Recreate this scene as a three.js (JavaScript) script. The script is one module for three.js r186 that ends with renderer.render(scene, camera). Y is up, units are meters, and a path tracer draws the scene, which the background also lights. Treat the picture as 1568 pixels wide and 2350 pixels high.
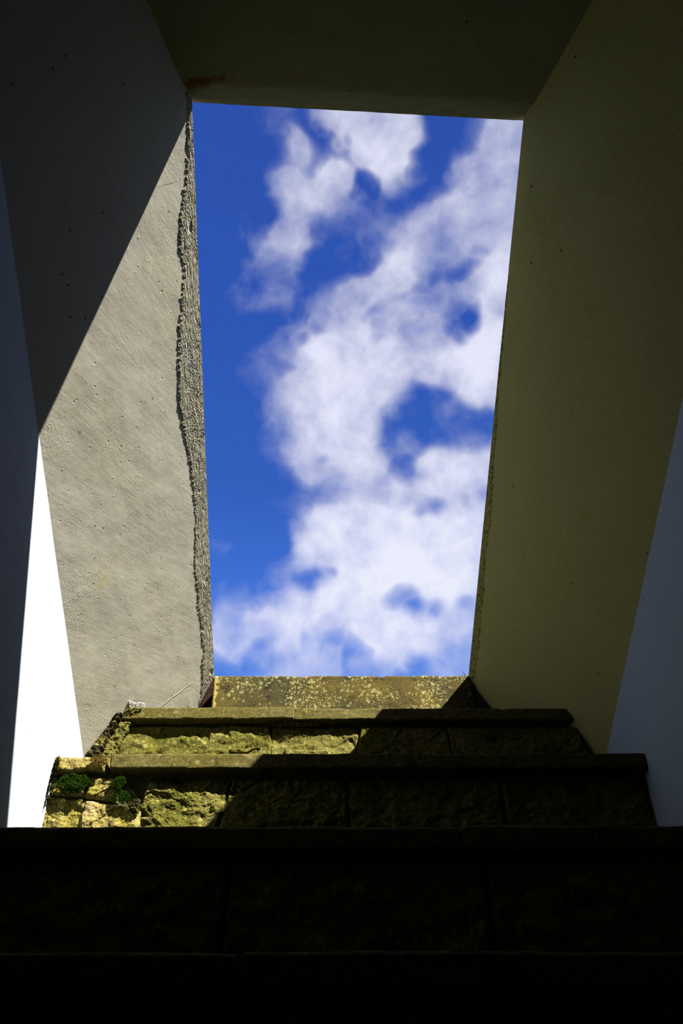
import * as THREE from 'three';
import { mergeGeometries } from 'three/addons/utils/BufferGeometryUtils.js';

// ------------------------------------------------------------------ camera, sky, sun, exposure
const SUN_DIRECTION = new THREE.Vector3(0.494, 0.731, 0.4708);
const SUN_INTENSITY = 38.0, SKY_INTENSITY = 1.0, EXPOSURE = 1.0;

const scene = new THREE.Scene();
const camera = new THREE.PerspectiveCamera(THREE.MathUtils.radToDeg(2 * Math.atan(1175 / 1828)), 1568 / 2350, 0.02, 200);
camera.position.set(0, 0, 0);
camera.lookAt(0, Math.sin(THREE.MathUtils.degToRad(39)), -Math.cos(THREE.MathUtils.degToRad(39)));
const renderer = new THREE.WebGLRenderer({ antialias: true });
renderer.toneMapping = THREE.LinearToneMapping;
renderer.toneMappingExposure = EXPOSURE;
renderer.shadowMap.enabled = true;

const sun = new THREE.DirectionalLight(new THREE.Color().setRGB(1, 0.97, 0.91), SUN_INTENSITY);
sun.position.copy(SUN_DIRECTION).multiplyScalar(8);
sun.castShadow = true;
sun.shadow.mapSize.set(4096, 4096);
Object.assign(sun.shadow.camera, { left: -3, right: 3, top: 3, bottom: -3, near: 0.5, far: 16 });
scene.add(sun, sun.target);

// ------------------------------------------------------------------ noise
const { clamp, lerp, smoothstep } = THREE.MathUtils;
function rng(seed) { let s = seed >>> 0; return () => { s = (s + 0x6d2b79f5) | 0; let t = Math.imul(s ^ (s >>> 15), 1 | s); t = (t + Math.imul(t ^ (t >>> 7), 61 | t)) ^ t; return ((t ^ (t >>> 14)) >>> 0) / 4294967296; }; }
const PERM = new Uint8Array(512), GX = new Float32Array(256), GY = new Float32Array(256), GZ = new Float32Array(256), RV = new Float32Array(256);
{
  const r = rng(7), p = [...Array(256).keys()];
  for (let i = 255; i > 0; i--) { const j = Math.floor(r() * (i + 1)); [p[i], p[j]] = [p[j], p[i]]; }
  for (let i = 0; i < 512; i++) PERM[i] = p[i & 255];
  for (let i = 0; i < 256; i++) {
    const a = r() * 6.28318, z = r() * 2 - 1, q = Math.sqrt(1 - z * z);
    GX[i] = Math.cos(a) * q; GY[i] = Math.sin(a) * q; GZ[i] = z; RV[i] = r();
  }
}
function n3(x, y, z) {
  const ix = Math.floor(x), iy = Math.floor(y), iz = Math.floor(z), fx = x - ix, fy = y - iy, fz = z - iz;
  const u = fx * fx * fx * (fx * (fx * 6 - 15) + 10), v = fy * fy * fy * (fy * (fy * 6 - 15) + 10), w = fz * fz * fz * (fz * (fz * 6 - 15) + 10);
  const X = ix & 255, Y = iy & 255, Z = iz & 255, A = PERM[X] + Y, B = PERM[X + 1] + Y;
  const a0 = PERM[A & 511] + Z, a1 = PERM[(A + 1) & 511] + Z, b0 = PERM[B & 511] + Z, b1 = PERM[(B + 1) & 511] + Z;
  const g = (h, dx, dy, dz) => { const k = PERM[h & 511]; return GX[k] * dx + GY[k] * dy + GZ[k] * dz; };
  return 1.5 * lerp(
    lerp(lerp(g(a0, fx, fy, fz), g(b0, fx - 1, fy, fz), u), lerp(g(a1, fx, fy - 1, fz), g(b1, fx - 1, fy - 1, fz), u), v),
    lerp(lerp(g(a0 + 1, fx, fy, fz - 1), g(b0 + 1, fx - 1, fy, fz - 1), u), lerp(g(a1 + 1, fx, fy - 1, fz - 1), g(b1 + 1, fx - 1, fy - 1, fz - 1), u), v), w);
}
function n2(x, y) {
  const ix = Math.floor(x), iy = Math.floor(y), fx = x - ix, fy = y - iy;
  const u = fx * fx * fx * (fx * (fx * 6 - 15) + 10), v = fy * fy * fy * (fy * (fy * 6 - 15) + 10);
  const X = ix & 255, Y = iy & 255, A = PERM[X] + Y, B = PERM[X + 1] + Y;
  const a = PERM[A & 511], b = PERM[B & 511], c = PERM[(A + 1) & 511], d = PERM[(B + 1) & 511];
  const k = 1.35;
  return k * lerp(lerp(GX[a] * fx + GZ[a] * fy, GX[b] * (fx - 1) + GZ[b] * fy, u), lerp(GX[c] * fx + GZ[c] * (fy - 1), GX[d] * (fx - 1) + GZ[d] * (fy - 1), u), v);
}
function fbm(x, y, oct = 4, gain = 0.5) { let s = 0, a = 1, t = 0; for (let i = 0; i < oct; i++) { s += a * n2(x + i * 17.3, y - i * 9.1); t += a; a *= gain; x *= 2.03; y *= 2.03; } return s / t; }
function fbm3(x, y, z, oct = 4, gain = 0.5) { let s = 0, a = 1, t = 0; for (let i = 0; i < oct; i++) { s += a * n3(x + i * 13.7, y, z - i * 5.3); t += a; a *= gain; x *= 2.03; y *= 2.03; z *= 2.03; } return s / t; }
function ridge(x, y, oct = 4) { let s = 0, a = 1, t = 0; for (let i = 0; i < oct; i++) { s += a * (1 - 2 * Math.abs(n2(x + i * 7.7, y + i * 3.1))); t += a; a *= 0.5; x *= 2.1; y *= 2.1; } return s / t; }
// distance to the nearest feature point of a jittered grid, and a random value of that point
function cell(x, y) {
  const ix = Math.floor(x), iy = Math.floor(y); let best = 9, id = 0, second = 9;
  for (let j = -1; j <= 1; j++) for (let i = -1; i <= 1; i++) {
    const h = PERM[(PERM[(ix + i) & 255] + iy + j) & 255], k = PERM[h + 31];
    const dx = ix + i + RV[h] - x, dy = iy + j + RV[k] - y, d = dx * dx + dy * dy;
    if (d < best) { second = best; best = d; id = h; } else if (d < second) second = d;
  }
  return [Math.sqrt(best), RV[(id + 91) & 255], Math.sqrt(second)];
}

// ------------------------------------------------------------------ sky: blue air with broken fair-weather cloud (azimuth, elevation, radius in degrees, thickness of every puff ahead)
const PUFFS = `
  -1.9 65.5 0.93 0.8; 1.5 64.7 1.08 0.9; 7.0 65.1 0.93 0.8; 6.7 63.6 1.36 1; 7.5 62.6 1.10 1; 7.2 61.1 0.61 0.7;
  10.2 64.3 0.94 0.8; 3.4 63.2 0.82 0.8; -11.4 65.0 0.53 0.3; -7.0 63.8 0.68 0.6; -6.2 62.8 0.77 0.6; -1.3 61.8 1.11 0.8;
  0.2 62.0 0.83 0.8; -8.1 61.2 0.98 0.7; -6.4 60.1 1.13 0.7; -4.0 60.6 0.99 0.7; -1.3 60.1 0.85 0.6; 0.8 59.7 1.00 0.35;
  -6.5 58.7 0.86 0.6; -9.9 57.1 0.92 0.7; -7.8 57.6 0.87 0.6; -6.0 57.5 0.72 0.65; -6.1 56.1 0.88 0.55; -9.2 55.0 1.47 0.4;
  -7.0 54.3 1.19 0.4; -10.9 54.1 1.18 0.3; -12.0 58.0 0.71 0.2; -2.1 58.2 1.15 0.2; 9.1 60.0 1.12 0.15; 4.5 58.7 1.15 0.25;
  22.3 62.5 1.32 0.7; 24.1 61.4 1.06 0.75; 18.5 61.2 0.95 0.7; 21.1 60.3 1.08 0.7; 16.6 60.0 0.97 0.65; 21.4 59.2 0.96 0.8;
  18.2 59.1 1.11 0.75; 13.2 58.7 1.27 0.7; 15.8 58.0 1.27 0.8; 19.4 57.9 1.25 0.7; 11.1 58.3 1.14 0.8; 14.0 56.9 1.43 0.7;
  17.6 56.7 1.13 0.65; 8.7 57.7 1.09 0.8; 7.9 56.6 1.16 0.8; 11.1 56.0 1.16 0.55; 5.5 55.2 1.18 0.85; 7.7 55.4 1.03 0.7;
  2.8 54.3 1.19 0.8; 0.2 53.6 1.35 0.65; -1.9 53.3 1.20 0.5; 3.5 57.5 0.87 0.3; 20.0 55.5 0.85 0.9; 18.6 54.5 1.00 0.9;
  15.8 53.8 1.02 0.85; 14.1 53.3 0.64 0.7; 18.1 53.1 1.16 0.9; 17.6 51.6 1.02 0.8; 11.8 53.3 1.33 0.45; 9.3 52.0 1.35 0.6;
  6.6 52.8 1.05 0.75; 7.6 50.9 1.06 0.7; -5.4 52.3 0.75 0.5; -6.6 51.3 0.75 0.4; -8.4 50.1 1.06 0.3; -8.6 48.1 1.22 0.2;
  2.1 51.1 1.52 0.9; -3.3 50.4 1.37 0.9; -0.3 49.9 1.68 1; -1.8 48.9 1.69 1; 2.6 49.3 1.84 1; 5.0 49.5 1.53 0.9;
  -4.5 47.2 1.54 0.9; 1.3 47.5 1.85 1; 4.4 47.8 1.23 0.85; -6.0 50.4 0.76 0.5; 9.7 49.2 1.21 0.9; 12.1 49.3 1.20 0.9;
  15.2 49.1 1.34 1; 17.0 50.4 1.18 1; 13.4 47.6 1.21 0.95; 15.3 47.5 1.20 0.95; 11.5 48.3 1.06 0.85; 8.7 48.7 0.91 0.8;
  13.6 46.5 0.76 0.8; 10.5 46.3 1.07 0.3; -4.0 46.5 1.55 0.9; -0.3 46.3 1.86 1; 3.7 47.2 1.08 0.8; 1.5 45.0 1.40 1;
  -3.0 45.0 1.40 0.85; -1.0 44.4 1.56 0.95; 2.3 43.6 1.40 1; 1.0 42.3 1.25 0.9; 3.2 42.6 0.87 0.8; -4.0 43.1 0.94 0.7;
  -3.1 41.8 0.78 0.6; -6.7 46.1 1.08 0.5; -1.2 41.5 0.94 0.5; -5.9 44.3 1.09 0.3; 6.5 43.6 0.78 0.45; 12.4 44.5 1.22 0.2;
  13.0 43.4 0.76 0.35; 8.3 41.9 1.18 1; 10.4 42.0 1.29 1; 10.6 40.6 1.23 1; 12.7 41.0 1.22 0.95; 8.9 40.6 1.08 0.9;
  13.7 41.5 0.76 0.9; 12.4 39.3 1.07 0.8; 10.4 39.2 0.93 0.6; 3.3 40.7 1.09 0.7; 5.4 40.4 1.19 0.75; 0.5 40.1 0.88 0.5;
  6.6 39.8 0.78 0.6; -1.5 38.6 1.19 0.9; 1.0 38.7 1.41 0.95; 3.4 38.8 1.25 0.85; -2.7 36.7 1.25 0.9; -3.8 35.2 0.78 0.7;
  -1.8 35.3 1.09 0.8; 0.1 36.7 1.56 1; 3.1 37.2 1.72 1; 5.8 37.6 1.56 1; 7.8 37.9 1.24 0.9; 10.2 38.1 1.39 0.95;
  12.2 37.7 1.22 0.95; 8.0 36.5 1.86 1; 10.6 36.3 1.69 0.95; 6.0 35.5 1.86 1.1; 3.1 35.1 1.71 1; 0.7 35.1 1.40 0.95;
  8.8 34.2 1.54 1; 11.3 34.5 1.22 0.9; 8.3 33.1 1.23 0.95; 9.5 32.9 0.92 0.85; 2.0 33.5 1.71 1; -0.3 33.1 1.40 0.95;
  -2.5 32.4 1.39 0.85; -4.5 31.9 1.39 0.75; -5.8 31.1 1.23 0.7; -3.2 31.0 1.23 0.8; -5.6 33.9 1.24 0.35; -7.8 33.0 0.92 0.35;
  -9.5 31.6 1.07 0.5; -9.0 30.4 1.37 0.75; -9.8 29.3 1.21 0.6; -8.3 28.9 0.91 0.5; -6.7 30.2 0.76 0.5; -4.8 28.9 1.22 0.7;
  -3.1 28.8 1.22 0.7; -6.1 28.1 0.91 0.5; -1.0 29.3 1.22 0.6; -1.3 28.1 1.07 0.55; -0.3 31.5 1.08 0.7; 2.3 31.0 1.23 0.9;
  3.8 30.4 1.38 1; 5.3 30.8 1.23 0.95; 6.6 31.4 0.92 0.7; 7.0 29.8 1.22 0.9; 4.8 29.1 1.37 0.85; 8.9 30.4 1.21 0.8;
  10.2 30.8 1.06 0.6; 9.1 29.3 1.06 0.65; 3.1 27.9 0.91 0.5; 1.5 27.8 0.76 0.4; 7.7 28.0 1.05 0.6; 9.5 27.9 1.20 0.55;
  -2.0 56.1 1.06 0; -4.4 55.2 0.89 0; -3.3 54.7 0.83 0; 0.9 56.5 0.76 0.12; 14.6 63.8 0.91 0; 14.7 62.5 0.70 0.03;
  14.7 60.9 0.50 0.15; 10.7 60.5 0.61 0.1; 4.0 61.4 0.39 0.2; 2.7 60.9 0.45 0.25; 14.3 51.8 0.65 0.05; 12.8 50.5 0.54 0.1;
  13.1 52.7 0.47 0.2; 11.3 54.8 0.47 0.3; 17.2 56.1 0.40 0.35; 7.0 46.4 1.23 0.05; 5.1 44.8 0.93 0.05; 6.1 41.7 0.75 0.05;
  4.8 43.4 0.75 0.1; 9.4 44.5 1.05 0.1; 14.0 44.7 0.73 0.1; 12.3 45.8 0.61 0.2; 8.7 39.0 0.62 0.05; 7.3 38.7 0.50 0.15;
  11.6 39.5 0.37 0.35; 11.7 38.9 0.37 0.4; -3.0 34.0 0.75 0.1; -8.5 34.8 1.24 0; -1.9 34.5 0.44 0.2; -0.9 34.7 0.31 0.25;
  6.1 32.2 0.55 0.15; 7.9 31.9 0.49 0.15; 10.1 32.0 0.43 0.2; 10.8 31.9 0.43 0.1; -0.1 30.1 0.55 0.2; -3.0 30.0 0.43 0.3;
  -6.9 29.4 0.55 0.1; -7.7 27.6 0.78 0.05; 1.6 28.8 0.55 0.25; 6.1 27.9 0.73 0.25; 11.0 30.9 0.36 0.3; -5.3 53.2 0.60 0.1;
  -7.2 52.8 0.66 0.15; -4.1 51.4 0.42 0.35; -8.6 52.1 0.90 0.05; -11.6 60.9 1.00 0; -12.8 59.2 1.01 0; -13.3 56.9 0.86 0.05;
  -13.2 52.8 1.06 0.03; -10.9 51.3 1.08 0.02; -10.6 49.5 0.91 0.08; -10.2 47.1 1.10 0.02; -9.4 44.7 1.11 0.02; -7.8 42.3 1.24 0.02;
  -6.0 40.9 1.12 0.05; -4.2 39.7 0.94 0.1; -6.5 38.0 1.25 0.02; -5.6 36.2 1.12 0.03; -6.9 33.7 0.74 0.1; -9.5 33.5 1.04 0.1;
  -11.0 36.1 0.92 0.1; -18.0 60.8 1.65 0; -15.4 56.6 1.43 0; -13.1 48.3 1.51 0; -11.8 43.9 1.54 0; -10.0 40.3 1.55 0;
  -1.0 40.1 0.56 0.3; -2.2 40.4 0.69 0.12; -4.1 38.1 0.81 0.2; -16.9 63.6 1.61 0; -12.6 64.0 0.80 0.05; -9.4 64.3 0.54 0.2;
  -4.2 64.8 0.48 0.2; -3.2 64.3 0.32 0.15; 1.0 64.1 0.32 0.4; -0.9 63.8 0.38 0.4; -9.5 59.5 0.68 0.05; -10.9 58.2 0.63 0.1;
  -3.6 58.4 0.75 0.15; -0.8 57.6 0.75 0.12; 2.0 58.7 0.75 0.2; 5.0 60.0 0.68 0.2; 6.4 57.4 0.46 0.4; 7.9 59.6 0.57 0.2;
  16.5 62.6 0.59 0.1; 16.6 61.2 0.49 0.35; -2.7 52.1 0.48 0.25; -4.1 51.1 0.42 0.35; 4.3 52.3 0.48 0.45; 4.2 51.3 0.42 0.5;
  10.4 50.4 0.60 0.45; 12.6 51.7 0.53 0.3; 9.0 53.5 0.59 0.45; -6.8 48.9 0.55 0.3; -7.1 44.2 0.74 0.12; -2.0 66.9 1.13 0.8;
  1.6 66.1 1.27 0.9; 7.3 66.5 1.13 0.8; 10.6 65.7 1.13 0.8; -11.9 66.4 0.73 0.3; 25.3 61.9 1.52 0.7; 26.5 60.9 1.27 0.75;
  24.0 59.8 1.29 0.7; 24.2 58.6 1.17 0.8; 22.2 57.4 1.46 0.7; 22.1 55.1 1.07 0.9; 21.2 54.1 1.22 0.9; 20.6 52.7 1.38 0.9;
  19.8 51.3 1.25 0.8; 17.6 48.7 1.57 1; 19.2 50.0 1.40 1; 17.6 47.2 1.43 0.95; 16.0 46.2 0.99 0.8; 15.2 43.1 1.00 0.35;
  14.9 40.7 1.46 0.95; 15.5 41.3 1.00 0.9; 14.6 39.0 1.31 0.8; 14.2 37.5 1.46 0.95; 12.6 36.1 1.92 0.95; 13.2 34.3 1.45 0.9;
  11.5 32.7 1.15 0.85; -3.1 27.3 1.36 0.7; -6.0 26.6 1.05 0.5; -1.3 26.6 1.21 0.55; 10.8 30.3 1.45 0.8; 12.1 30.6 1.29 0.6;
  11.0 29.2 1.29 0.65; 3.1 26.4 1.05 0.5; 1.5 26.3 0.90 0.4; 7.6 26.5 1.19 0.6; 11.4 27.8 1.43 0.55; 9.3 26.4 1.34 0.55;
  15.1 65.2 1.10 0; 16.3 44.4 0.96 0.1; 13.7 39.3 0.61 0.35; 13.8 38.7 0.61 0.4; 12.0 31.9 0.67 0.2; 12.4 31.7 0.66 0.1;
  -7.6 26.2 0.93 0.05; 1.6 27.2 0.70 0.25; 6.0 26.4 0.87 0.25; 12.2 30.8 0.60 0.3; -17.5 64.9 1.79 0; -13.1 65.4 1.00 0.05;
  -9.8 65.7 0.74 0.2; -4.4 66.2 0.69 0.2`.split(';').map((r) => r.trim().split(/\s+/).map(Number));
// What one direction of the sky looks like (linear colour)
const lin = (c) => (c <= 0.04045 ? c / 12.92 : ((c + 0.055) / 1.055) ** 2.4), DEG = Math.PI / 180;
const AIR = [[0, 176, 202, 240], [12, 128, 172, 238], [26, 82, 134, 230], [33, 64, 114, 214], [40, 52, 96, 190], [52, 46, 86, 180], [66, 44, 80, 170], [90, 36, 66, 150]].map(([e, ...c]) => [e, ...c.map((q) => lin(q / 255))]);
const PUFF = PUFFS.map(([az, el, r, w]) => { const k = 1.0 * r * DEG; return [Math.sin(az * DEG) * Math.cos(el * DEG), Math.sin(el * DEG), -Math.cos(az * DEG) * Math.cos(el * DEG), 1 / (k * k), w, Math.cos(2.6 * k)]; });
const MID_S = Math.sin(47 * DEG), MID_C = Math.cos(47 * DEG);
function skyColour(x, y, z, out) {
  const deg = Math.asin(y) / DEG;
  let k = 0; while (k < AIR.length - 2 && deg > AIR[k + 1][0]) k++;
  const t = clamp((deg - AIR[k][0]) / (AIR[k + 1][0] - AIR[k][0]), 0, 1);
  let r = lerp(AIR[k][1], AIR[k + 1][1], t), g = lerp(AIR[k][2], AIR[k + 1][2], t), b = lerp(AIR[k][3], AIR[k + 1][3], t);
  if (y > -0.02) {
    // drift frays the puffs: a broad warp and a fine one
    const f1 = fbm3(x * 9, y * 9, z * 9, 4), f2 = fbm3(x * 9 + 31, y * 9 + 5, z * 9 - 9, 4);
    const h1 = fbm3(x * 40, y * 40, z * 40, 2), h2 = fbm3(x * 40 + 7, y * 40, z * 40 - 3, 2);
    const wx = x + 0.016 * f1 + 0.006 * h1, wy = y + 0.016 * f2 + 0.006 * h2, wz = z + 0.012 * (f1 - f2) - 0.004 * h1;
    let dens = clamp(0.50 + 0.75 * fbm3(wx * 3.6 + 3, wy * 5.2, wz * 3.6, 4, 0.55), 0, 1);
    const zc = -z * MID_C + y * MID_S, gx = x / zc, gy = (y * MID_C + z * MID_S) / zc;
    const ahead = zc > 0.3 ? 1 - smoothstep(Math.max(Math.abs(gx) / 0.27, Math.abs(gy) / 0.42), 0.95, 1.35) : 0;
    if (ahead > 0) {
      let sum = 0, all = 0; const l = Math.hypot(wx, wy, wz), px = wx / l, py = wy / l, pz = wz / l;
      for (const [cx, cy, cz, q, w, far] of PUFF) { const c = px * cx + py * cy + pz * cz; if (c > far) { const e = Math.exp(-2 * (1 - c) * q); sum += e * w; all += e; } }
      dens = lerp(dens, 0.95 * Math.pow(sum / Math.max(all, 0.8), 1.35), ahead);
    }
    const billow = fbm3(wx * 26, wy * 26, wz * 26, 6, 0.58), broad = fbm3(wx * 11 + 5, wy * 11, wz * 11, 3);
    const thick = dens + (0.04 + 0.75 * Math.sqrt(dens) * (1.1 - 0.62 * dens)) * (billow * 0.95 + broad * 0.5);
    let a = clamp((thick - 0.03) / 0.97, 0, 1); a = 0.93 * (0.6 * a + 0.4 * a * a * (3 - 2 * a)) * smoothstep(y, -0.02, 0.12);
    const lit = 0.80 + 0.10 * smoothstep(thick, 0.6, 1.1) + 0.07 * smoothstep(-y, -0.75, -0.5);
    r = lerp(r, lit * 0.93, a); g = lerp(g, lit * 0.945, a); b = lerp(b, Math.min(1, lit * 1.12), a);
  }
  out[0] = r; out[1] = g; out[2] = b;
}
{
  const W = 4096, H = 2048, data = new Uint8Array(W * H * 4), c = [0, 0, 0];
  const gamma = new Uint8Array(8193); for (let i = 0; i <= 8192; i++) { const q = i / 8192; gamma[i] = Math.round(255 * (q <= 0.0031308 ? 12.92 * q : 1.055 * q ** (1 / 2.4) - 0.055)); }
  for (let row = 0; row < H; row++) {
    const el = ((row + 0.5) / H - 0.5) * Math.PI, y = Math.sin(el), ce = Math.cos(el);
    for (let col = 0; col < W; col++) {
      const o = (row * W + col) * 4, az = ((col + 0.5) / W - 0.5) * 2 * Math.PI;
      skyColour(Math.cos(az) * ce, y, Math.sin(az) * ce, c);
      for (let k = 0; k < 3; k++) data[o + k] = gamma[Math.round(8192 * clamp(c[k], 0, 1))];
      data[o + 3] = 255;
    }
  }
  const sky = new THREE.DataTexture(data, W, H, THREE.RGBAFormat);
  sky.mapping = THREE.EquirectangularReflectionMapping; sky.colorSpace = THREE.SRGBColorSpace;
  sky.magFilter = THREE.LinearFilter; sky.needsUpdate = true;
  scene.background = sky;
  scene.backgroundIntensity = SKY_INTENSITY;
}

// ------------------------------------------------------------------ helpers
const P = (x, y, d) => new THREE.Vector3(x, y, -d);                       // d is metres ahead of the eye
const names = {};
function numbered(name) { const n = (names[name] = (names[name] ?? -1) + 1); return n ? `${name}_${String(n).padStart(3, '0')}` : name; }
function mesh(name, geometry, material, parent = scene) {
  const m = new THREE.Mesh(geometry, material); m.name = numbered(name);
  m.castShadow = m.receiveShadow = true; parent.add(m); return m;
}
function structure(o, label, category) { o.userData.kind = 'structure'; if (label) { o.userData.label = label; o.userData.category = category; } return o; }
function tag(o, label, category, group) { Object.assign(o.userData, { label, category }); if (group) o.userData.group = group; return o; }
function geometry(pos, uv, index) {
  const g = new THREE.BufferGeometry();
  g.setAttribute('position', new THREE.Float32BufferAttribute(pos, 3)); g.setAttribute('uv', new THREE.Float32BufferAttribute(uv, 2));
  g.setIndex(index); g.computeVertexNormals(); return g;
}
// a grid of (nu + 1) x (nv + 1) points; f(u, v) returns [Vector3, texture u, texture v]
function grid(nu, nv, f) {
  const pos = [], uv = [], index = [];
  for (let i = 0; i <= nu; i++) for (let j = 0; j <= nv; j++) { const [p, s, t] = f(i / nu, j / nv); pos.push(p.x, p.y, p.z); uv.push(s, t); }
  for (let i = 0; i < nu; i++) for (let j = 0; j < nv; j++) { const a = i * (nv + 1) + j, b = a + nv + 1; index.push(a, b, b + 1, a, b + 1, a + 1); }
  return geometry(pos, uv, index);
}
function table(rows) { return (x) => { let i = 0; while (i < rows.length - 2 && x > rows[i + 1][0]) i++; const t = clamp((x - rows[i][0]) / (rows[i + 1][0] - rows[i][0]), 0, 1); return lerp(rows[i][1], rows[i + 1][1], t); }; }
function heightMap(w, h, f) {
  const data = new Float32Array(w * h);
  for (let j = 0; j < h; j++) for (let i = 0; i < w; i++) data[j * w + i] = f((i + 0.5) / w, (j + 0.5) / h);
  const t = new THREE.DataTexture(data, w, h, THREE.RedFormat, THREE.FloatType);
  t.wrapS = t.wrapT = THREE.RepeatWrapping; t.magFilter = THREE.LinearFilter; t.needsUpdate = true; return t;
}
function colourMap(w, h, f) {
  const data = new Uint8Array(w * h * 4);
  for (let j = 0; j < h; j++) for (let i = 0; i < w; i++) { const c = f((i + 0.5) / w, (j + 0.5) / h), o = (j * w + i) * 4; data[o] = clamp(c[0], 0, 255); data[o + 1] = clamp(c[1], 0, 255); data[o + 2] = clamp(c[2], 0, 255); data[o + 3] = 255; }
  const t = new THREE.DataTexture(data, w, h, THREE.RGBAFormat);
  t.colorSpace = THREE.SRGBColorSpace; t.wrapS = t.wrapT = THREE.RepeatWrapping; t.magFilter = THREE.LinearFilter; t.needsUpdate = true; return t;
}
const mix3 = (a, b, t) => [lerp(a[0], b[0], t), lerp(a[1], b[1], t), lerp(a[2], b[2], t)];

// ------------------------------------------------------------------ materials
const dull = (o) => new THREE.MeshPhysicalMaterial({ specularIntensity: 0.15, ...o });                 // lime, earth and weathered stone hardly shine
// Trowelled render: u runs up the jamb (0..1.7 m), v across it (0..0.6 m)
const JU = 1.7, JV = 0.6;
const scratches = (() => { const r = rng(21), list = []; for (let i = 0; i < 26; i++) list.push([r() * JU, 0.12 + r() * 0.44, 2.2 + 0.7 * (r() - 0.5), 0.02 + 0.13 * r() * r(), (r() < 0.7 ? 1 : -1) * (0.12 + 0.3 * r()), 0.0006 + 0.0006 * r()]); list.push([0.376, 0.185, 1.35, 0.15, 1.5, 0.0018], [0.372, 0.150, 1.35, 0.04, -0.9, 0.0014]); return list; })();
const pits = (() => { const r = rng(5), list = []; for (let i = 0; i < 70; i++) list.push([r() * JU, 0.03 + r() * 0.56, 0.0012 + 0.0025 * r() * r(), (r() < 0.55 ? -1 : 1) * (0.2 + 0.6 * r())]); return list; })();
const renderBump = heightMap(2048, 1024, (a, b) => {
  const u = a * JU, v = b * JV;
  const patch = smoothstep(fbm(u * 7 + 9, v * 7, 3), -0.15, 0.35);
  let h = 0.7 * fbm(u * 16, v * 16, 3) + (0.10 + 0.22 * patch) * fbm(u * 170, v * 230, 3, 0.65) + (0.06 + 0.08 * patch) * n2(u * 460, v * 460);
  h += 0.16 * fbm((u * 0.8 + v * 0.6) * 14, (v * 0.8 - u * 0.6) * 90, 3);                         // sweep of the trowel
  const crust = smoothstep(fbm(u * 9 + 40, v * 9 + 3, 3), 0.30, 0.55); h += crust * 0.55 * ridge(u * 55, v * 55, 4);
  const [ld, lid, ls] = cell(u * 60, v * 60); if (lid > 0.965) h += (lid > 0.985 ? -0.5 : 0.4) * smoothstep(0.18 + 0.06 * n2(u * 200, v * 200) - ld, 0, 0.16);       // lumps and pinholes
  for (const [su, sv, an, len, amp, wid] of scratches) {
    const du = u - su, dv = v - sv; if (Math.abs(du) > 0.2 || Math.abs(dv) > 0.2) continue;
    const l = du * Math.cos(an) + dv * Math.sin(an), c = -du * Math.sin(an) + dv * Math.cos(an) + 0.004 * n2(l * 25, sv * 90);
    if (Math.abs(l) < len / 2 && Math.abs(c) < wid * 3) h += amp * Math.exp(-(c * c) / (wid * wid)) * (1 - Math.abs(2 * l / len) ** 3);
  }
  for (const [pu, pv, r, amp] of pits) { const q = ((u - pu) ** 2 + (v - pv) ** 2) / (r * r); if (q < 6) h += amp * Math.exp(-q); }
  return h;
});
function renderColour(base, moss, dark, amount, seed, rare = 0.985, rust = null) {
  return colourMap(2048, 1024, (a, b) => {
    const u = a * JU, v = b * JV, blot = fbm(u * 6 + seed, v * 6, 4), fine = fbm(u * 120, v * 120 + seed, 2);
    let c = base.map((q) => q * (1 + 0.05 * blot + 0.05 * fine));
    const [d, id] = cell(u * 110 + seed, v * 110); const patch = smoothstep(fbm(u * 5 + seed * 2, v * 5 + 4, 3), -0.2, 0.5);
    const [d2, id2] = cell(u * 260, v * 260 + seed); if (id > 1 - 0.12 * patch * amount && d < 0.3) c = mix3(c, moss, 0.55 * smoothstep(0.3 - d, 0, 0.14)); if (id2 > 1 - 0.4 * patch * amount && d2 < 0.4) c = mix3(c, moss, 0.55);     // specks of yellow algae
    c = mix3(c, moss, 0.5 * amount * smoothstep(fbm(u * 9 + 3 * seed, v * 14, 4), 0.2, 0.75));
    const [e, ie] = cell(u * 42 + 7, v * 42 + seed); if (ie > rare && e < 0.10) c = mix3(c, dark, 0.8);   // dark flecks
    if (rust) c = mix3(c, [84, 30, 12], 0.6 * smoothstep(1 - Math.hypot((u - rust[0]) / 0.07, (v - rust[1] - 0.25 * (u - rust[0])) / 0.018) + 0.9 * fbm(u * 50, v * 50, 4, 0.6), 0.2, 0.7));   // rusty bleed at the corner of the lintel
    return c;
  });
}
const jambLeft = dull({ map: renderColour([145, 141, 127], [140, 130, 62], [70, 66, 52], 0.7, 2), bumpMap: renderBump, bumpScale: 0.0006, roughness: 0.92 });
const jambRight = dull({ map: renderColour([140, 134, 84], [120, 120, 48], [40, 34, 20], 1.0, 11, 0.9965), bumpMap: renderBump, bumpScale: 0.0007, roughness: 0.92 });
const soffitMaterial = dull({ map: renderColour([112, 109, 82], [100, 92, 54], [50, 30, 20], 0.7, 23, 0.992, [1.045, 0.045]), bumpMap: renderBump, bumpScale: 0.0012, roughness: 0.95 });
const roughBump = heightMap(1024, 1024, (a, b) => 0.6 * fbm(a * 60, b * 60, 4, 0.6) + 0.4 * (1 - cell(a * 85, b * 85)[0]));
const roughEdge = dull({
  map: colourMap(1024, 256, (a, b) => { const u = a * 1.6, v = b * 0.4, s = fbm(u * 90, v * 90, 3), [d, id] = cell(u * 130, v * 130); let c = mix3([104, 101, 90], [148, 143, 127], smoothstep(s, -0.3, 0.5)); if (id > 0.72 && d < 0.4) c = mix3(c, [122, 118, 66], 0.6); if (id < 0.12 && d < 0.45) c = mix3(c, [50, 48, 38], 0.7); return c; }),
  bumpMap: roughBump, bumpScale: 0.0010, roughness: 0.97,
});
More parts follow.
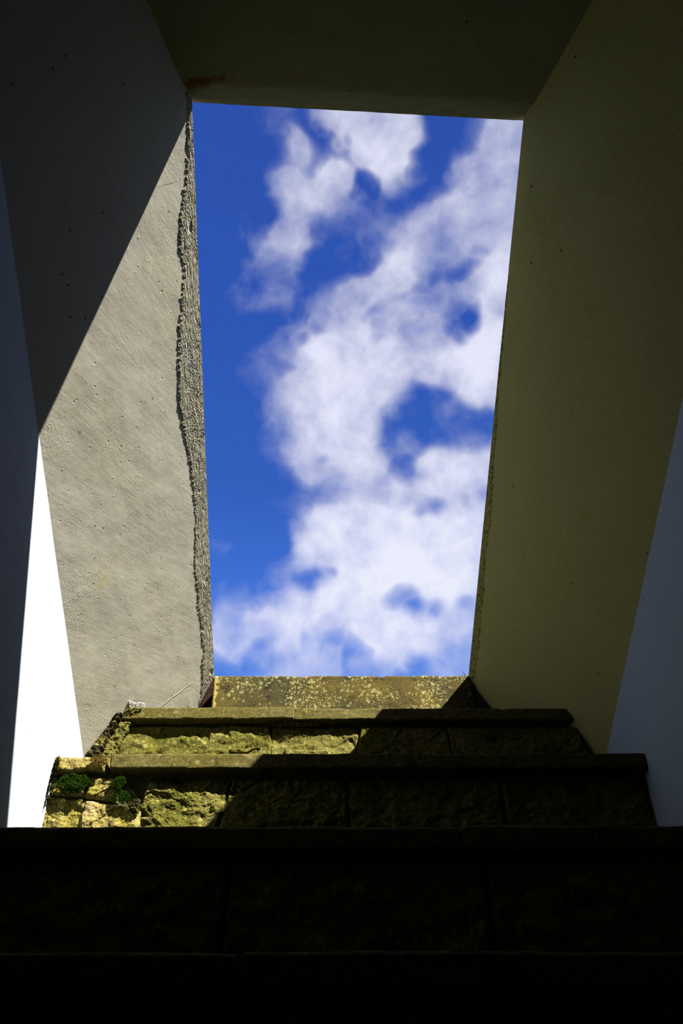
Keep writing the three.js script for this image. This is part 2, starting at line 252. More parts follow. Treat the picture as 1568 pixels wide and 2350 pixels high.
const roughOlive = dull({ map: colourMap(1024, 256, (a, b) => { const u = a * 1.6, v = b * 0.4, [d, id] = cell(u * 150, v * 150); let c = mix3([112, 106, 56], [140, 134, 78], smoothstep(fbm(u * 90, v * 90, 3), -0.3, 0.5)); return id < 0.2 && d < 0.45 ? mix3(c, [60, 56, 28], 0.7) : c; }), bumpMap: roughBump, bumpScale: 0.0012, roughness: 0.97 });
const limewash = dull({
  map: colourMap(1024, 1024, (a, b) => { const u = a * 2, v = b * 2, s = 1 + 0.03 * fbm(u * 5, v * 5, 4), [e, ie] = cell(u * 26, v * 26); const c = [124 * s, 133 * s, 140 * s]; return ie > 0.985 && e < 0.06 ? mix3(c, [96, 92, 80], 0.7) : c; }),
  bumpMap: heightMap(1024, 1024, (a, b) => { const u = a * 2, v = b * 2; return 0.7 * fbm(u * 14, v * 14, 3) + 0.2 * fbm(u * 90, v * 90, 2) + 0.2 * fbm(u * 8 + v * 5, v * 60, 2); }), bumpScale: 0.0012, roughness: 0.9,
});
// Sandstone: uv in metres over a 1.4 m x 0.35 m tile
const SU = 1.4, SV = 0.35;
function stoneColour(base, warm, pale, darkness, spots, seed, endStain = false) {
  return colourMap(2048, 512, (a, b) => {
    const u = a * SU, v = b * SV, blot = fbm(u * 9 + seed, v * 9 + seed, 4), fine = fbm(u * 150 + seed, v * 150, 3, 0.65);
    let c = mix3(base, warm, smoothstep(blot, -0.35, 0.45));
    const speck = n2(u * 430 + seed, v * 430), pit = smoothstep(fbm(u * 110 - seed, v * 130, 3, 0.6), 0.22, 0.5);
    c = c.map((q) => q * (1 + 0.34 * fine + 0.16 * speck) * (1 - 0.45 * darkness * pit));
    c = mix3(c, c.map((q) => q * 0.42), darkness * smoothstep(fbm(u * 34 + 5, v * 34 + seed, 4, 0.6), 0.05, 0.55));
    if (endStain) c = mix3(c, [190, 168, 88].map((q) => q * (1 + 0.2 * fine)), smoothstep(0.340 + 0.014 * fbm(v * 60, 3, 3) + 0.006 * n2(v * 200, 5) - u, 0, 0.008));   // pale yellow crust down the left end
    const zone = smoothstep(fbm(u * 11 + 2 * seed, v * 11, 3), -0.4, 0.3);
    for (const [f, lim, rad] of [[70, 0.30, 0.46], [120, 0.34, 0.5], [230, 0.3, 0.5]]) {                   // rosettes of lichen
      const wob = 0.10 * n2(u * f * 3, v * f * 3), [d, id] = cell(u * f + seed, v * f);
      const R = rad * (0.45 + 0.55 * RV[Math.floor(id * 255)]) + wob;
      if (id < lim * spots * zone && d < R) c = mix3(c, pale.map((q) => q * (0.86 + 0.2 * id / lim)), 0.8 * smoothstep(R - d, 0, 0.12));
    }
    return c;
  });
}
const stoneBump = heightMap(2048, 512, (a, b) => { const u = a * SU, v = b * SV; return 0.55 * fbm(u * 70, v * 70, 4, 0.6) + 0.25 * fbm(u * 300, v * 300, 2) + 0.3 * ridge(u * 34, v * 34, 3); });
const stone = (map, bump, extra = { color: new THREE.Color().setScalar(0.28) }) => dull({ map, bumpMap: stoneBump, bumpScale: bump, roughness: 0.95, ...extra });
const blockColour = stoneColour([72, 66, 36], [106, 90, 36], [170, 164, 108], 0.95, 1.35, 8, true);
const M = {
  slab: stone(stoneColour([98, 90, 34], [112, 102, 58], [152, 144, 84], 0.7, 0.5, 3), 0.0014),
  block: stone(blockColour, 0.0013),
  rough: stone(stoneColour([98, 96, 28], [130, 120, 62], [172, 162, 92], 0.95, 0.8, 14), 0.0028),
  tan: stone(stoneColour([140, 130, 48], [172, 150, 98], [206, 190, 122], 1.0, 0.7, 19), 0.0040),
};
const mortar = dull({ color: 0x2c2a18, bumpMap: roughBump, bumpScale: 0.003, roughness: 1 });
const mortarMoss = dull({ map: colourMap(256, 512, (a, b) => { let c = mix3([26, 22, 9], [72, 68, 28], smoothstep(fbm(a * 9, b * 18, 4, 0.6), -0.2, 0.45)); const [d, id] = cell(a * 40, b * 80); return id > 0.86 && d < 0.4 ? mix3(c, [120, 116, 74], 0.7) : c; }), bumpMap: roughBump, bumpScale: 0.003, roughness: 1 });
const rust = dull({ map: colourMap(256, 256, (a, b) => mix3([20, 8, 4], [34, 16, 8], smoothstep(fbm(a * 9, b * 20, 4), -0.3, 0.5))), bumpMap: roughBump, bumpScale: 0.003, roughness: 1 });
const darkenedStone = dull({ color: 0x1c1b16, bumpMap: roughBump, bumpScale: 0.004, roughness: 1 });  // made dark to keep bounce low behind the eye and blacken the right gap
const turf = dull({ map: colourMap(512, 512, (a, b) => mix3([58, 74, 28], [92, 100, 44], smoothstep(fbm(a * 40, b * 40, 4), -0.4, 0.5))), bumpMap: roughBump, bumpScale: 0.01, roughness: 1 });
const roofRender = dull({ color: 0xb9b5a6, bumpMap: roughBump, bumpScale: 0.001, roughness: 0.95 });

// ------------------------------------------------------------------ the shaft: jambs, lintel and walls
const OB_L = P(-0.3782, 1.1068, 2.14), OT_L = P(-0.2779, 1.5163, 0.6723), OB_R = P(0.3768, 1.1053, 2.14), OT_R = P(0.3458, 1.5295, 0.712);
const INNER_L = [P(-0.6096, 0.7459, 1.8306), P(-0.5335, 1.0045, 1.0532), P(-0.401, 1.452, -0.3)];
const INNER_R = [P(0.6377, 0.757, 1.85), P(0.6065, 1.02, 1.0391), P(0.556, 1.447, -0.28)];
function along(points) {
  const y0 = points[0].y, y1 = points.at(-1).y;
  return (t) => { const y = lerp(y0, y1, t); let i = 0; while (i < points.length - 2 && y > points[i + 1].y) i++; return points[i].clone().lerp(points[i + 1], (y - points[i].y) / (points[i + 1].y - points[i].y)); };
}
function jamb(name, side, OB, OT, inner, G, material, nt, nv) {
  const inAt = along(inner), top = 1.08, len = OB.distanceTo(OT), up = OT.clone().sub(OB).normalize();
  const face = (t, v) => OB.clone().lerp(OT, t).lerp(inAt(clamp(t / top, 0, 1)), v);
  const normal = up.clone().cross(inner[0].clone().sub(OB)).normalize(); if (normal.x * side > 0) normal.negate();
  const across = normal.clone().cross(up).normalize(); if (across.dot(inner[1].clone().sub(OB)) < 0) across.negate();
  const place = (p) => { const q = p.clone().sub(OB), u = q.dot(up), v = q.dot(across); return [p.addScaledVector(normal, 0.0014 * fbm(u * 6, v * 6 + side * 4, 3)), (u + 0.3) / JU, (v + 0.02) / JV]; };
  const flat = (u, v, h) => OB.clone().addScaledVector(up, u).addScaledVector(across, v).addScaledVector(normal, h);
  const main = grid(nt, nv, (i, j) => place(face(i * top, j * 1.12)));
  // the foot of the jamb runs on down behind the steps and stops at a ragged slanting line beside the top block
  const low = P(inner[0].x + side * 0.004, inner[0].y - 0.1, -inner[0].z + 0.06), vg = 0.16;
  const foot = grid(24, nv, (i, j) => {
    const p = face(0, j * 1.12), q = j < vg ? OB.clone().lerp(G, j / vg) : G.clone().lerp(low, (j - vg) / (1 - vg));
    q.addScaledVector(normal, -q.clone().sub(OB).dot(normal)); p.lerp(q, i); if (j > 0.01) p.y += 0.005 * fbm(j * 60, side * 3, 3) * i; return place(p);
  });
  // outer face of the sloping slab beside the opening
  const outer = grid(20, 2, (i, j) => { const p = OB.clone().lerp(OT, i * top); p.x += side * j * 1.1; return [p, p.x, i * len]; });
  const back = grid(20, 2, (i, j) => { const p = OB.clone().lerp(OT, i * top).lerp(inAt(i), j); p.x = side * 1.45; return [p, j, i]; });
  const root = new THREE.Group(); root.name = numbered(name); root.position.copy(P(OB.x, 0.7, 2)); scene.add(root); structure(root);
  const local = (g) => g.translate(-root.position.x, -root.position.y, -root.position.z);
  mesh('render_coat', local(mergeGeometries([main, foot])), material, root);
  mesh('outer_face', local(mergeGeometries([outer, back])), roofRender, root);
  return { root, local, flat, len, top };
}
const left = jamb('wall_left_jamb', -1, OB_L, OT_L, INNER_L, P(-0.4222, 1.0206, 2.1922), jambLeft, 260, 90);
const right = jamb('wall_right_jamb', 1, OB_R, OT_R, INNER_R, P(0.4279, 1.0128, 2.1756), jambRight, 120, 50);
// coarse weathered band along the outer arris of either jamb
function weathered(side, wide, material, label, power) {
  const g = grid(side.seed ? 800 : 1500, side.seed ? 40 : 84, (i, j) => {
    const u = -0.05 + i * 1.60, w = Math.max(0.006, wide(u) + (0.016 * fbm(u * 24, 2.2 + side.seed, 5, 0.7) + 0.009 * n2(u * 140, 9)) * Math.min(1, wide(u) / 0.04)), v0 = Math.max(0, -u / 0.05 * 0.07);
    const v = lerp(v0, Math.max(w, v0 + 0.002), j), edge = (1 - j) * (w - v0), s1 = u * 0.85 + v * 0.53, s2 = u * 0.53 - v * 0.85;
    const worn = smoothstep(fbm(u * 7 + 2, v * 18 + side.seed, 3), -0.5, 0.25);                       // rubbed smoother in places
    const rough = worn * (0.00062 * fbm(s1 * 130, s2 * 330, 3, 0.65) + 0.00035 * n2(s1 * 260, s2 * 620)) + 0.0006 * fbm(u * 26, v * 40, 3);
    let h = lerp(-0.0016, 0.0011, smoothstep(edge, 0, 0.016)) + power * rough * smoothstep(edge, 0, 0.006);
    h -= power * 0.005 * smoothstep(fbm(u * 11 + 4, v * 22 + side.seed, 3), 0.30, 0.5) * smoothstep(edge, 0.0, 0.015);   // chips knocked out
    return [side.flat(u, v, h), u / 1.6, v / 0.4];
  });
  mesh('weathered_edge', side.local(g), material, side.root).userData.label = label;
}
left.seed = 0; right.seed = 7;
weathered(left, table([[-0.05, 0.08], [-0.019, 0.072], [0.139, 0.052], [0.316, 0.068], [0.47, 0.072], [0.603, 0.063], [0.731, 0.063], [0.86, 0.085], [0.974, 0.095], [1.109, 0.081], [1.231, 0.057], [1.286, 0.068], [1.335, 0.061], [1.38, 0.042], [1.463, 0.028], [1.527, 0.024]]), roughEdge, 'coarse grey weathered strip along the outer edge', 1);
weathered(right, table([[-0.05, 0.04], [0, 0.034], [0.2, 0.04], [0.45, 0.028], [0.6, 0.034], [0.8, 0.022], [1.1, 0.012], [1.5, 0.006]]), roughOlive, 'narrow roughened strip along the outer edge', 0.7);
// lintel and roof slab over the steps: front edge, slightly lifted lip, soffit running back over the eye
{
  const J = P(0.4129, 1.4791, 0.4882), nrm = OT_R.clone().sub(OT_L).cross(J.clone().sub(OT_L)).normalize(); if (nrm.y < 0) nrm.negate();
  const c = nrm.dot(OT_L), yAt = (x, d) => (c - nrm.x * x + nrm.z * d) / nrm.y;
  const front = (x) => lerp(0.6723, 0.712, (x + 0.2779) / 0.6237);
  const g = grid(240, 150, (i, j) => {
    const x = lerp(-1.3, 1.3, i), e = 2.3 * j * j, d = front(x) - e;
    let y = yAt(x, d) + 0.002 * fbm(x * 9, d * 9, 4);
    const brk = 0.042 + 0.014 * fbm(x * 14, 3, 4); y += 0.22 * Math.max(0, brk - e) + 0.0012 * fbm(x * 50, e * 80, 3) * smoothstep(brk + 0.02 - e, 0, 0.02);   // the worn lip turns up a little
    return [P(x, y, d), (x + 1.3) / JU, e / JV];
  });
  const lip = grid(240, 8, (i, j) => { const x = lerp(-1.3, 1.3, i), d = front(x), up = 0.32 * j; return [P(x, yAt(x, d) + 0.22 * (0.042 + 0.014 * fbm(x * 14, 3, 4)) + up, d - up * 1.25), x, up]; });
  const topF = grid(4, 4, (i, j) => { const x = lerp(-1.3, 1.3, i), d = front(x) - 0.4; return [P(x, yAt(x, front(x)) + 0.32, lerp(d, -1.5, j)), x, j]; });
  const root = new THREE.Group(); root.name = 'ceiling'; root.position.copy(P(0, 1.5, 0.6)); scene.add(root); structure(root);
  const local = (q) => q.translate(-root.position.x, -root.position.y, -root.position.z);
  mesh('soffit', local(g), soffitMaterial, root);
  mesh('roof_slab', local(mergeGeometries([lip, topF])), roofRender, root);
}
// side walls of the stair well, each a slab with thickness following the slope of the roof
function sideWall(name, side, faceX, profile) {
  const shape = new THREE.Shape(profile.map(([d, y]) => new THREE.Vector2(d, y)));
  const g = new THREE.ExtrudeGeometry(shape, { depth: 0.6, bevelEnabled: false, steps: 1 });
  const p = g.attributes.position, uv = g.attributes.uv;
  for (let i = 0; i < p.count; i++) { const d = p.getX(i), y = p.getY(i), s = p.getZ(i); p.setXYZ(i, faceX(d) + side * s, y, -d); }
  for (let i = 0; i < uv.count; i++) uv.setXY(i, uv.getX(i) / 2, uv.getY(i) / 2);
  g.computeVertexNormals();
  return structure(mesh(name, g, limewash));
}
sideWall('wall_left', -1, (d) => -0.4480 - 0.0898 * d, [[-1.2, -1.2], [2.1, -1.2], [2.1, 1.0], [0.7, 1.42], [0.55, 1.62], [-1.2, 1.62]]);
sideWall('wall_right', 1, (d) => 0.5665 + 0.0385 * d, [[-1.2, -1.2], [2.1, -1.2], [2.1, 1.0], [0.7, 1.42], [0.55, 1.62], [-1.2, 1.62]]);
{
  const g = new THREE.BoxGeometry(2.6, 3.6, 0.3); g.translate(0, 0.6, 1.15); structure(mesh('wall_back', g, darkenedStone));
  const f = new THREE.BoxGeometry(2.4, 0.2, 1.2); f.translate(0, -1.063, 0.5); structure(mesh('floor', f, darkenedStone));
}

// ------------------------------------------------------------------ stone steps
// A dressed or rough stone: four wavy sides round a face that stands at distance d, going back by depth
function stoneGeometry({ bl, br, tl, tr, d, depth, relief = 0.004, scale = 20, wob = 0.003, wobScale = 18, round = 0.006, nu = 80, nv = 24, seed = 0, rock = 0, chip = 0, lump = 0, shift = seed * 0.137 }) {
  const e = (a, b, t, s, k) => { const x = lerp(a[0], b[0], t), y = lerp(a[1], b[1], t), w = wob * fbm((x + y) * wobScale + s * 11.7 + seed, s * 5.1 + seed, 4, 0.6); return k ? [x, y + w - chip * smoothstep(n2(x * 21 + seed, s), 0.25, 0.6)] : [x + w, y]; };
  const face = (u, v) => {
    const b = e(bl, br, u, 1, true), t = e(tl, tr, u, 2, true), l = e(bl, tl, v, 3, false), r = e(br, tr, v, 4, false);
    const bil = (k) => (1 - u) * (1 - v) * bl[k] + u * (1 - v) * br[k] + (1 - u) * v * tl[k] + u * v * tr[k];
    return [0, 1].map((k) => (1 - v) * b[k] + v * t[k] + (1 - u) * l[k] + u * r[k] - bil(k));
  };
  const W = Math.hypot(br[0] - bl[0], br[1] - bl[1]), H = Math.hypot(tl[0] - bl[0], tl[1] - bl[1]);
  const warp = (q, n, size) => { const r = Math.min(0.45, round / size), m = Math.round(n * 0.15) / n; return q < m ? q / m * r : q > 1 - m ? 1 - (1 - q) / m * r : r + (q - m) / (1 - 2 * m) * (1 - 2 * r); };
  const front = (i, j) => {
    const u = warp(i, nu, W), v = warp(j, nv, H), [x, y] = face(u, v);
    const a = Math.max(0, 1 - Math.min(u, 1 - u) * W / round), b = Math.max(0, 1 - Math.min(v, 1 - v) * H / round), q = Math.min(1, Math.hypot(a, b));
    const back = round * (1 - Math.sqrt(1 - q * q)), X = x * scale + seed * 3.1, Y = y * scale - seed * 1.7;
    let h = relief * fbm(X, Y, 5, 0.55) + lump * fbm(x * 9 + seed, y * 13 - seed, 2);
    if (rock) { const f = fbm(X * 0.5, Y * 0.5, 2); h += rock * (0.6 * ridge(X * 0.35 + 0.8 * f, Y * 0.8 + 0.5 * f, 4) + 0.55 * (cell(X * 0.42 + f, Y * 0.62 + f)[1] - 0.5)); }
    return P(x, y, d + back - h * (1 - 0.8 * q));
  };
  const g = grid(nu, nv, (i, j) => { const p = front(i, j); return [p, (p.x + 0.7) / SU + shift, p.y / SV + seed * 0.291]; });
  const rim = (f, n) => grid(n, 1, (i, j) => { const p = f(i); const q = p.clone(); if (j) q.z = -(d + depth); return [q, (q.x) / SU + seed * 0.1, (q.y + (j ? depth : 0)) / SV]; });
  return mergeGeometries([g, rim((i) => front(i, 1), nu), rim((i) => front(1 - i, 0), nu), rim((i) => front(0, i), nv), rim((i) => front(1, 1 - i), nv)]);
}
const stairs = new THREE.Group(); stairs.name = 'stone_staircase'; stairs.position.copy(P(0, -0.963, 0.8)); scene.add(stairs);
tag(stairs, 'flight of mossy sandstone steps climbing out between white walls into the sunlight', 'stairs');
function part(name, g, material, label) { const m = mesh(name, g.translate(0, 0.963, 0.8), material, stairs); if (label) m.userData.label = label; return m; }
const quad = (x0, x1, y0, y1) => ({ bl: [x0, y0], br: [x1, y0], tl: [x0, y1], tr: [x1, y1] });
const stepY = (n) => 0.417 + 0.23 * n, stepD = (n) => 1.323 + 0.27 * n, T = 0.033;

// second step from the top: two tread slabs with a cracked joint, rough riser stones below
part('tread_slab', stoneGeometry({ bl: [-0.552, 0.844], br: [-0.119, 0.846], tl: [-0.556, 0.877], tr: [-0.118, 0.879], d: 1.860, depth: 0.30, relief: 0.003, scale: 26, wob: 0.005, wobScale: 12, round: 0.005, nu: 260, nv: 24, seed: 1, chip: 0.003 }), M.slab);
part('tread_slab', stoneGeometry({ bl: [-0.121, 0.845], br: [0.578, 0.844], tl: [-0.117, 0.876], tr: [0.578, 0.876], d: 1.863, depth: 0.30, relief: 0.003, scale: 26, wob: 0.005, wobScale: 12, round: 0.005, nu: 300, nv: 24, seed: 2, chip: 0.003 }), M.slab);
const rockFace = { depth: 0.12, relief: 0.006, scale: 30, wob: 0.007, wobScale: 16, round: 0.006, nv: 90, rock: 0.010, lump: 0.008 };
part('riser_stone', stoneGeometry({ bl: [-0.64, 0.655], br: [-0.150, 0.66], tl: [-0.566, 0.838], tr: [-0.180, 0.838], d: 1.887, nu: 320, seed: 3, ...rockFace }), M.rough);
part('riser_stone', stoneGeometry({ bl: [-0.36, 0.655], br: [-0.186, 0.655], tl: [-0.335, 0.774], tr: [-0.196, 0.780], d: 1.876, nu: 110, seed: 24, ...rockFace, depth: 0.06, lump: 0.003 }), M.rough);
part('riser_stone', stoneGeometry({ bl: [-0.182, 0.655], br: [0.022, 0.655], tl: [-0.172, 0.836], tr: [0.046, 0.834], d: 1.889, nu: 160, seed: 4, ...rockFace }), M.rough);
part('riser_stone', stoneGeometry({ bl: [-0.150, 0.655], br: [-0.002, 0.655], tl: [-0.140, 0.778], tr: [-0.030, 0.775], d: 1.880, nu: 100, seed: 25, ...rockFace, depth: 0.06, lump: 0.003 }), M.rough);
part('riser_stone', stoneGeometry({ bl: [0.022, 0.65], br: [0.29, 0.65], tl: [0.049, 0.836], tr: [0.26, 0.836], d: 1.887, nu: 170, seed: 5, ...rockFace }), M.rough);
part('riser_stone', stoneGeometry({ bl: [0.292, 0.65], br: [0.64, 0.65], tl: [0.262, 0.836], tr: [0.585, 0.836], d: 1.887, nu: 150, seed: 6, ...rockFace }), M.rough);
// third step from the top
part('tread_slab', stoneGeometry({ bl: [-0.589, 0.612], br: [-0.489, 0.616], tl: [-0.595, 0.645], tr: [-0.486, 0.643], d: 1.596, depth: 0.29, relief: 0.006, scale: 34, wob: 0.007, wobScale: 22, round: 0.007, nu: 90, nv: 26, seed: 7, chip: 0.004 }), M.tan, 'short pale piece of tread at the left end');
part('tread_slab', stoneGeometry({ bl: [-0.474, 0.616], br: [0.15, 0.617], tl: [-0.475, 0.648], tr: [0.15, 0.649], d: 1.592, depth: 0.29, relief: 0.003, scale: 26, wob: 0.004, wobScale: 12, round: 0.005, nu: 300, nv: 24, seed: 8, chip: 0.003 }), M.slab);
part('tread_slab', stoneGeometry({ bl: [0.154, 0.617], br: [0.634, 0.617], tl: [0.154, 0.649], tr: [0.630, 0.650], d: 1.594, depth: 0.29, relief: 0.003, scale: 26, wob: 0.004, wobScale: 12, round: 0.005, nu: 200, nv: 20, seed: 9, chip: 0.003 }), M.slab);
const rubble = { depth: 0.1, relief: 0.009, scale: 34, wob: 0.008, wobScale: 20, round: 0.008, rock: 0.009, lump: 0.006 };
part('riser_stone', stoneGeometry({ bl: [-0.606, 0.42], br: [-0.503, 0.42], tl: [-0.602, 0.570], tr: [-0.512, 0.565], d: 1.622, nu: 80, nv: 120, seed: 10, ...rubble }), M.tan);
part('riser_stone', stoneGeometry({ bl: [-0.602, 0.572], br: [-0.520, 0.568], tl: [-0.598, 0.606], tr: [-0.520, 0.606], d: 1.613, nu: 60, nv: 30, seed: 11, ...rubble }), M.tan);
part('riser_stone', stoneGeometry({ bl: [-0.520, 0.565], br: [-0.452, 0.556], tl: [-0.518, 0.606], tr: [-0.458, 0.606], d: 1.613, nu: 70, nv: 44, seed: 12, ...rubble }), M.tan);
part('riser_stone', stoneGeometry({ bl: [-0.514, 0.42], br: [-0.398, 0.42], tl: [-0.522, 0.563], tr: [-0.404, 0.546], d: 1.619, nu: 110, nv: 120, seed: 13, ...rubble }), M.tan);
part('riser_stone', stoneGeometry({ bl: [-0.455, 0.552], br: [-0.402, 0.546], tl: [-0.456, 0.602], tr: [-0.392, 0.602], d: 1.634, nu: 60, nv: 44, seed: 14, ...rubble }), M.rough);
part('riser_stone', stoneGeometry({ bl: [-0.400, 0.42], br: [-0.27, 0.42], tl: [-0.402, 0.533], tr: [-0.346, 0.528], d: 1.628, nu: 90, nv: 90, seed: 15, ...rubble, lump: 0.002 }), M.rough);
part('riser_stone', stoneGeometry({ bl: [-0.408, 0.543], br: [-0.262, 0.42], tl: [-0.396, 0.606], tr: [-0.225, 0.608], d: 1.626, nu: 170, nv: 120, seed: 16, ...rubble }), M.rough);
part('riser_stone', stoneGeometry({ bl: [-0.264, 0.42], br: [0.02, 0.42], tl: [-0.224, 0.608], tr: [0.01, 0.606], d: 1.626, nu: 150, nv: 110, seed: 17, ...rubble }), M.rough);
part('riser_stone', stoneGeometry({ bl: [0.022, 0.42], br: [0.33, 0.42], tl: [0.012, 0.606], tr: [0.325, 0.606], d: 1.626, nu: 90, nv: 60, seed: 18, ...rubble }), M.rough);
part('riser_stone', stoneGeometry({ bl: [0.332, 0.42], br: [0.65, 0.42], tl: [0.328, 0.606], tr: [0.628, 0.606], d: 1.626, nu: 90, nv: 60, seed: 19, ...rubble }), M.rough);
// the shaded lower steps, down to the floor
for (let n = 0; n >= -5; n--) {
  const y = stepY(n), d = stepD(n), xl = (-0.456 - 0.0898 * d) - 0.015, xr = (0.5715 + 0.0385 * d) + 0.015, m = 0.12 * (n % 2 ? -1 : 1.6);
  part('tread_slab', stoneGeometry({ ...quad(xl, m - 0.002, y - 0.04, y), d, depth: 0.3, relief: 0.003, scale: 26, wob: 0.006, wobScale: 9, round: 0.006, nu: 140, nv: 14, seed: 30 + n }), M.slab);
  part('tread_slab', stoneGeometry({ ...quad(m + 0.002, xr, y - 0.04, y + 0.002), d, depth: 0.3, relief: 0.003, scale: 26, wob: 0.006, wobScale: 9, round: 0.006, nu: 140, nv: 14, seed: 40 + n }), M.slab);
  for (let k = 0; k < 3; k++) part('riser_stone', stoneGeometry({ ...quad(lerp(xl, xr, k / 3) + 0.003, lerp(xl, xr, (k + 1) / 3) - 0.003, y - 0.23, y - 0.044), d: d + 0.016, nu: 60, nv: 30, seed: 50 + n * 3 + k, ...rubble }), M.rough);
}
// mortar bed behind the riser stones, and the mossy fillet where the left jamb meets the steps
{
  const bed = [];
  for (let n = 2; n >= -5; n--) { const y = stepY(n), d = stepD(n); bed.push(grid(60, 12, (i, j) => { const xl = n === 2 ? -0.60 : n === 1 ? -0.60 : (-0.456 - 0.0898 * d), x = lerp(xl, n > 0 ? 0.63 : 0.5565 + 0.0385 * d, i), yy = lerp(y - 0.23, y - 0.028, j); return [P(x, yy, d + 0.036 + 0.008 * fbm(x * 30, yy * 30 + n, 3)), x, yy]; })); }
  part('mortar_bed', mergeGeometries(bed), mortar);
}

part('mortar_fillet', stoneGeometry({ bl: [-0.613, 0.742], br: [-0.586, 0.742], tl: [-0.567, 0.850], tr: [-0.545, 0.850], d: 1.836, depth: 0.07, relief: 0.009, scale: 90, wob: 0.014, wobScale: 46, round: 0.004, nu: 60, nv: 180, seed: 81, rock: 0.002 }), mortarMoss);
part('mortar_fillet', stoneGeometry({ bl: [-0.594, 0.735], br: [-0.556, 0.735], tl: [-0.552, 0.842], tr: [-0.522, 0.842], d: 1.864, depth: 0.06, relief: 0.008, scale: 70, wob: 0.010, wobScale: 40, round: 0.006, nu: 50, nv: 140, seed: 82, rock: 0.005 }), M.rough);

// the topmost block, standing between the jambs
{
  const g = stoneGeometry({ bl: [-0.372, 0.87], br: [0.388, 0.87], tl: [-0.378, 1.106], tr: [0.380, 1.107], d: 2.133, depth: 0.30, relief: 0.0025, scale: 22, wob: 0.004, wobScale: 16, round: 0.008, nu: 320, nv: 90, seed: 61, chip: 0.004, shift: 0 });
  const o = mesh('threshold_block', g.translate(0, -0.877, 2.28), M.block); o.position.copy(P(0, 0.877, 2.28));
  tag(o, 'brown sandstone block speckled with pale lichen at the very top of the steps', 'stone block');
}
// rusty stone in the left gap; right gap has an added filler, coloured as shade
for (const [x0, x1, label, seed] of [[-0.52, -0.379, 'rusty brown stone deep in the gap left of the top block', 71], [0.386, 0.54, 'added filler stone in the gap right of the top block, coloured dark for shade', 72]]) {
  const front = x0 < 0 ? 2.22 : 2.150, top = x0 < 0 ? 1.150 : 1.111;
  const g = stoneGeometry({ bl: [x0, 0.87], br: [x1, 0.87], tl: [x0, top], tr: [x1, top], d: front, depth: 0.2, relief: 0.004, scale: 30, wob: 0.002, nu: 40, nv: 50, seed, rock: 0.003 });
  const o = mesh('gap_stone', g.translate(-(x0 + x1) / 2, -0.99, 2.3), x0 < 0 ? rust : darkenedStone); o.position.copy(P((x0 + x1) / 2, 0.99, 2.3)); tag(o, label, 'stone');
}
// turf beyond the steps, with unseen banks added beside the jambs to block sun
{
  const xs = [-6, -3, -1.5, -1, -0.7, -0.55, -0.50, -0.49, -0.48, -0.47, 0, 0.47, 0.48, 0.49, 0.50, 0.55, 0.7, 1, 1.5, 3, 6];
  const g = grid(xs.length - 1, 40, (i, j) => { const x = xs[Math.round(i * (xs.length - 1))], b = smoothstep(Math.abs(x), 0.47, 0.50), d = lerp(2.16 + 0.32 * (1 - b), 9, j * j); return [P(x, lerp(1.05, 1.28, b) + 0.01 * fbm(x * 3, d * 3, 3), d), x, d]; });
  structure(mesh('ground', g, turf));
}

// ------------------------------------------------------------------ growth on the stones
const mossGreen = dull({ specularIntensity: 0, color: new THREE.Color().setRGB(0.005, 0.0125, 0.0012), roughness: 1, side: THREE.DoubleSide });
const mossDark = dull({ specularIntensity: 0, color: new THREE.Color().setRGB(0.0035, 0.0034, 0.0008), roughness: 1, side: THREE.DoubleSide });
const mossDry = dull({ specularIntensity: 0, color: new THREE.Color().setRGB(0.035, 0.024, 0.004), roughness: 1, side: THREE.DoubleSide });
const grassGreen = dull({ color: new THREE.Color().setRGB(0.02, 0.05, 0.008), roughness: 0.8, side: THREE.DoubleSide });
// many short pointed shoots standing out of a lumpy cushion
function mossGeometry(w, h, t, count, size, seed) {
  const r = rng(seed), pos = [], uv = [], index = [];
  for (let k = 0, tries = 0; k < count && tries < count * 12; tries++) {
    const cx = (r() - 0.5) * w * 1.25, cy = (r() - 0.5) * h * 1.25, q = Math.hypot(2 * cx / w, 2 * cy / h) + 0.45 * fbm(cx * 60 + seed, cy * 60, 3);
    if (q > 1) continue; k++;
    const cz = t * (0.15 + 0.85 * r()) * (0.4 + 0.6 * Math.max(0, 1 - q)) * (0.75 + 0.5 * n2(cx * 90, cy * 90 + seed));
    const dir = new THREE.Vector3(1.6 * (r() - 0.5), 1.6 * (r() - 0.4), 0.45 + 0.6 * r()).normalize(), s = size * (0.5 + 0.9 * r());
    const e1 = new THREE.Vector3(r() - 0.5, r() - 0.5, r() - 0.5).cross(dir).normalize().multiplyScalar(s * 0.3), e2 = e1.clone().cross(dir).normalize().multiplyScalar(s * 0.3), b = pos.length / 3;
    const c = new THREE.Vector3(cx, cy, cz - s * 0.4);
    for (const p of [c.clone().add(e1), c.clone().sub(e1).add(e2), c.clone().sub(e1).sub(e2), c.clone().addScaledVector(dir, s * 1.5)]) { pos.push(p.x, p.y, p.z); uv.push(0, 0); }
    index.push(b, b + 1, b + 3, b + 1, b + 2, b + 3, b + 2, b, b + 3);
  }
  return geometry(pos, uv, index);
}
function moss(x, y, d, w, h, t, count, size, material, seed, label, turn = 0) {
  const m = mesh('moss_clump', mossGeometry(w, h, t, count, size, seed), material); m.position.copy(P(x, y, d)); m.rotation.z = turn;
  return tag(m, label, 'moss');
}
moss(-0.545, 0.586, 1.600, 0.066, 0.040, 0.015, 2600, 0.0023, mossGreen, 1, 'thick green cushion of moss under the short pale piece of tread');
moss(-0.454, 0.588, 1.604, 0.030, 0.030, 0.011, 900, 0.0021, mossGreen, 2, 'narrow green tuft of moss below the joint between the two treads');
moss(-0.444, 0.562, 1.606, 0.040, 0.026, 0.009, 900, 0.0021, mossGreen, 3, 'small green moss patch just below the narrow tuft under the tread joint');
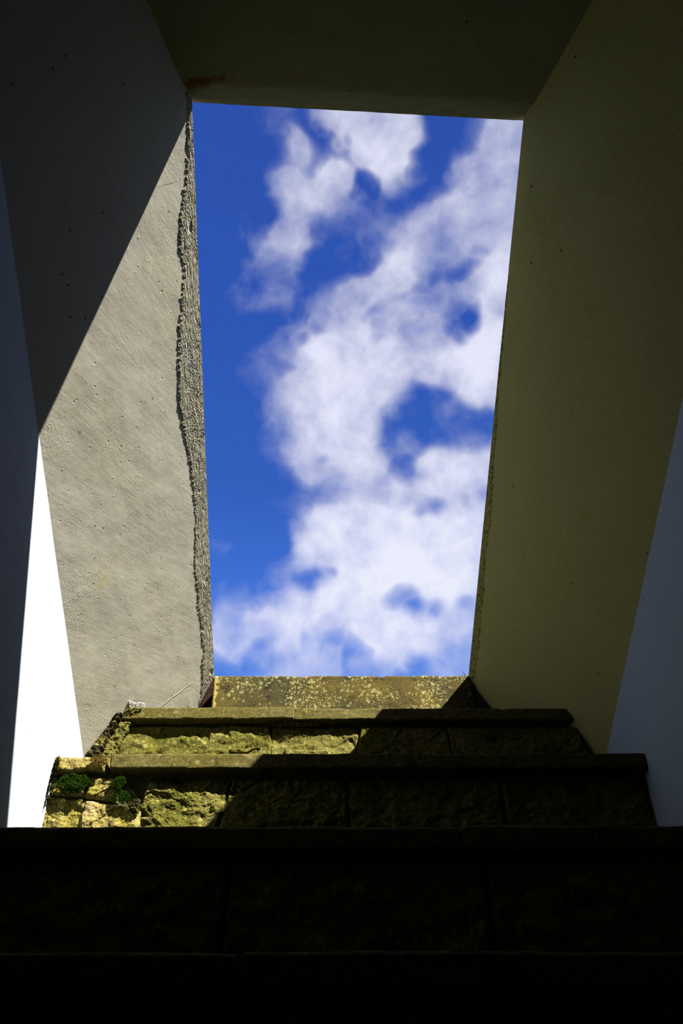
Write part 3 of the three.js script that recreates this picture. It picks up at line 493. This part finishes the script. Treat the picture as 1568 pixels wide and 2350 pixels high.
moss(-0.418, 0.553, 1.609, 0.022, 0.058, 0.009, 900, 0.0021, mossDark, 4, 'blackish crumbly moss down the left side of the big olive riser stone', 0.5);
moss(-0.360, 0.598, 1.612, 0.060, 0.012, 0.008, 500, 0.0020, mossDark, 5, 'dark moss fringe along the top of the big olive riser stone');
moss(-0.496, 0.629, 1.588, 0.036, 0.026, 0.006, 900, 0.0021, mossDry, 6, 'dry brown moss filling the joint between the pale and the long tread');
moss(-0.584, 0.592, 1.594, 0.013, 0.10, 0.009, 800, 0.0022, mossDark, 7, 'dark ragged moss down the left end of the lower sunlit riser', -0.03);
moss(-0.560, 0.842, 1.834, 0.016, 0.030, 0.008, 400, 0.0022, mossDark, 8, 'dark moss at the top of the slanting joint between left jamb and upper riser', -0.6);
moss(-0.12, 0.836, 1.872, 0.13, 0.016, 0.008, 700, 0.0021, mossDark, 9, 'dark moss hanging in the shadowed joint under the upper tread');
// pale crumbs of broken render at the foot of the left jamb
{
  const r = rng(77), parts = [];
  for (let k = 0; k < 190; k++) {
    const g = new THREE.IcosahedronGeometry(0.0011 + 0.0028 * r() * r(), 0); g.scale(1, 0.7 + 0.5 * r(), 0.8); g.rotateX(r() * 6); g.rotateY(r() * 6);
    const s = r(), low = k % 5;                                                        // most lie along the tread, a few cling up the corner
    if (low) g.translate(lerp(-0.554, -0.494, s * s), 0.876 + (0.004 + 0.009 * (1 - s)) * r() * r() + 0.003, -(1.842 + 0.02 * r()));
    else g.translate(-0.556 + 0.012 * r() + 0.010 * s, 0.872 + 0.030 * s, -(1.800 + 0.01 * r()));
    parts.push(g);
  }
  const m = mesh('render_crumbs', mergeGeometries(parts), dull({ color: 0x8f8c80, roughness: 1 })); m.userData.kind = 'stuff'; tag(m, 'white crumbs of broken render at the left end of the upper tread', 'rubble');
}
// blades of grass at the right end of the block
{
  const r = rng(9), parts = [];
  for (const [dx, dy, w] of [[-0.013, 0.026, 0.0016], [-0.009, 0.017, 0.0015], [-0.018, 0.010, 0.0014], [0.004, 0.012, 0.0013], [-0.004, 0.020, 0.0012]]) {
    parts.push(grid(8, 2, (i, j) => { const q = w * (1 - i) * (j - 0.5) * 2; return [new THREE.Vector3(dx * i * i + q, dy * i, 0.004 * r() * 0 + 0.001 * (j === 0.5 ? 1 : 0)), i, j]; }));
  }
  const m = mesh('grass_tuft', mergeGeometries(parts), grassGreen); m.position.copy(P(0.369, 1.104, 2.145));
  tag(m, 'tiny tuft of grass at the right corner of the top block', 'grass');
}

renderer.render(scene, camera);
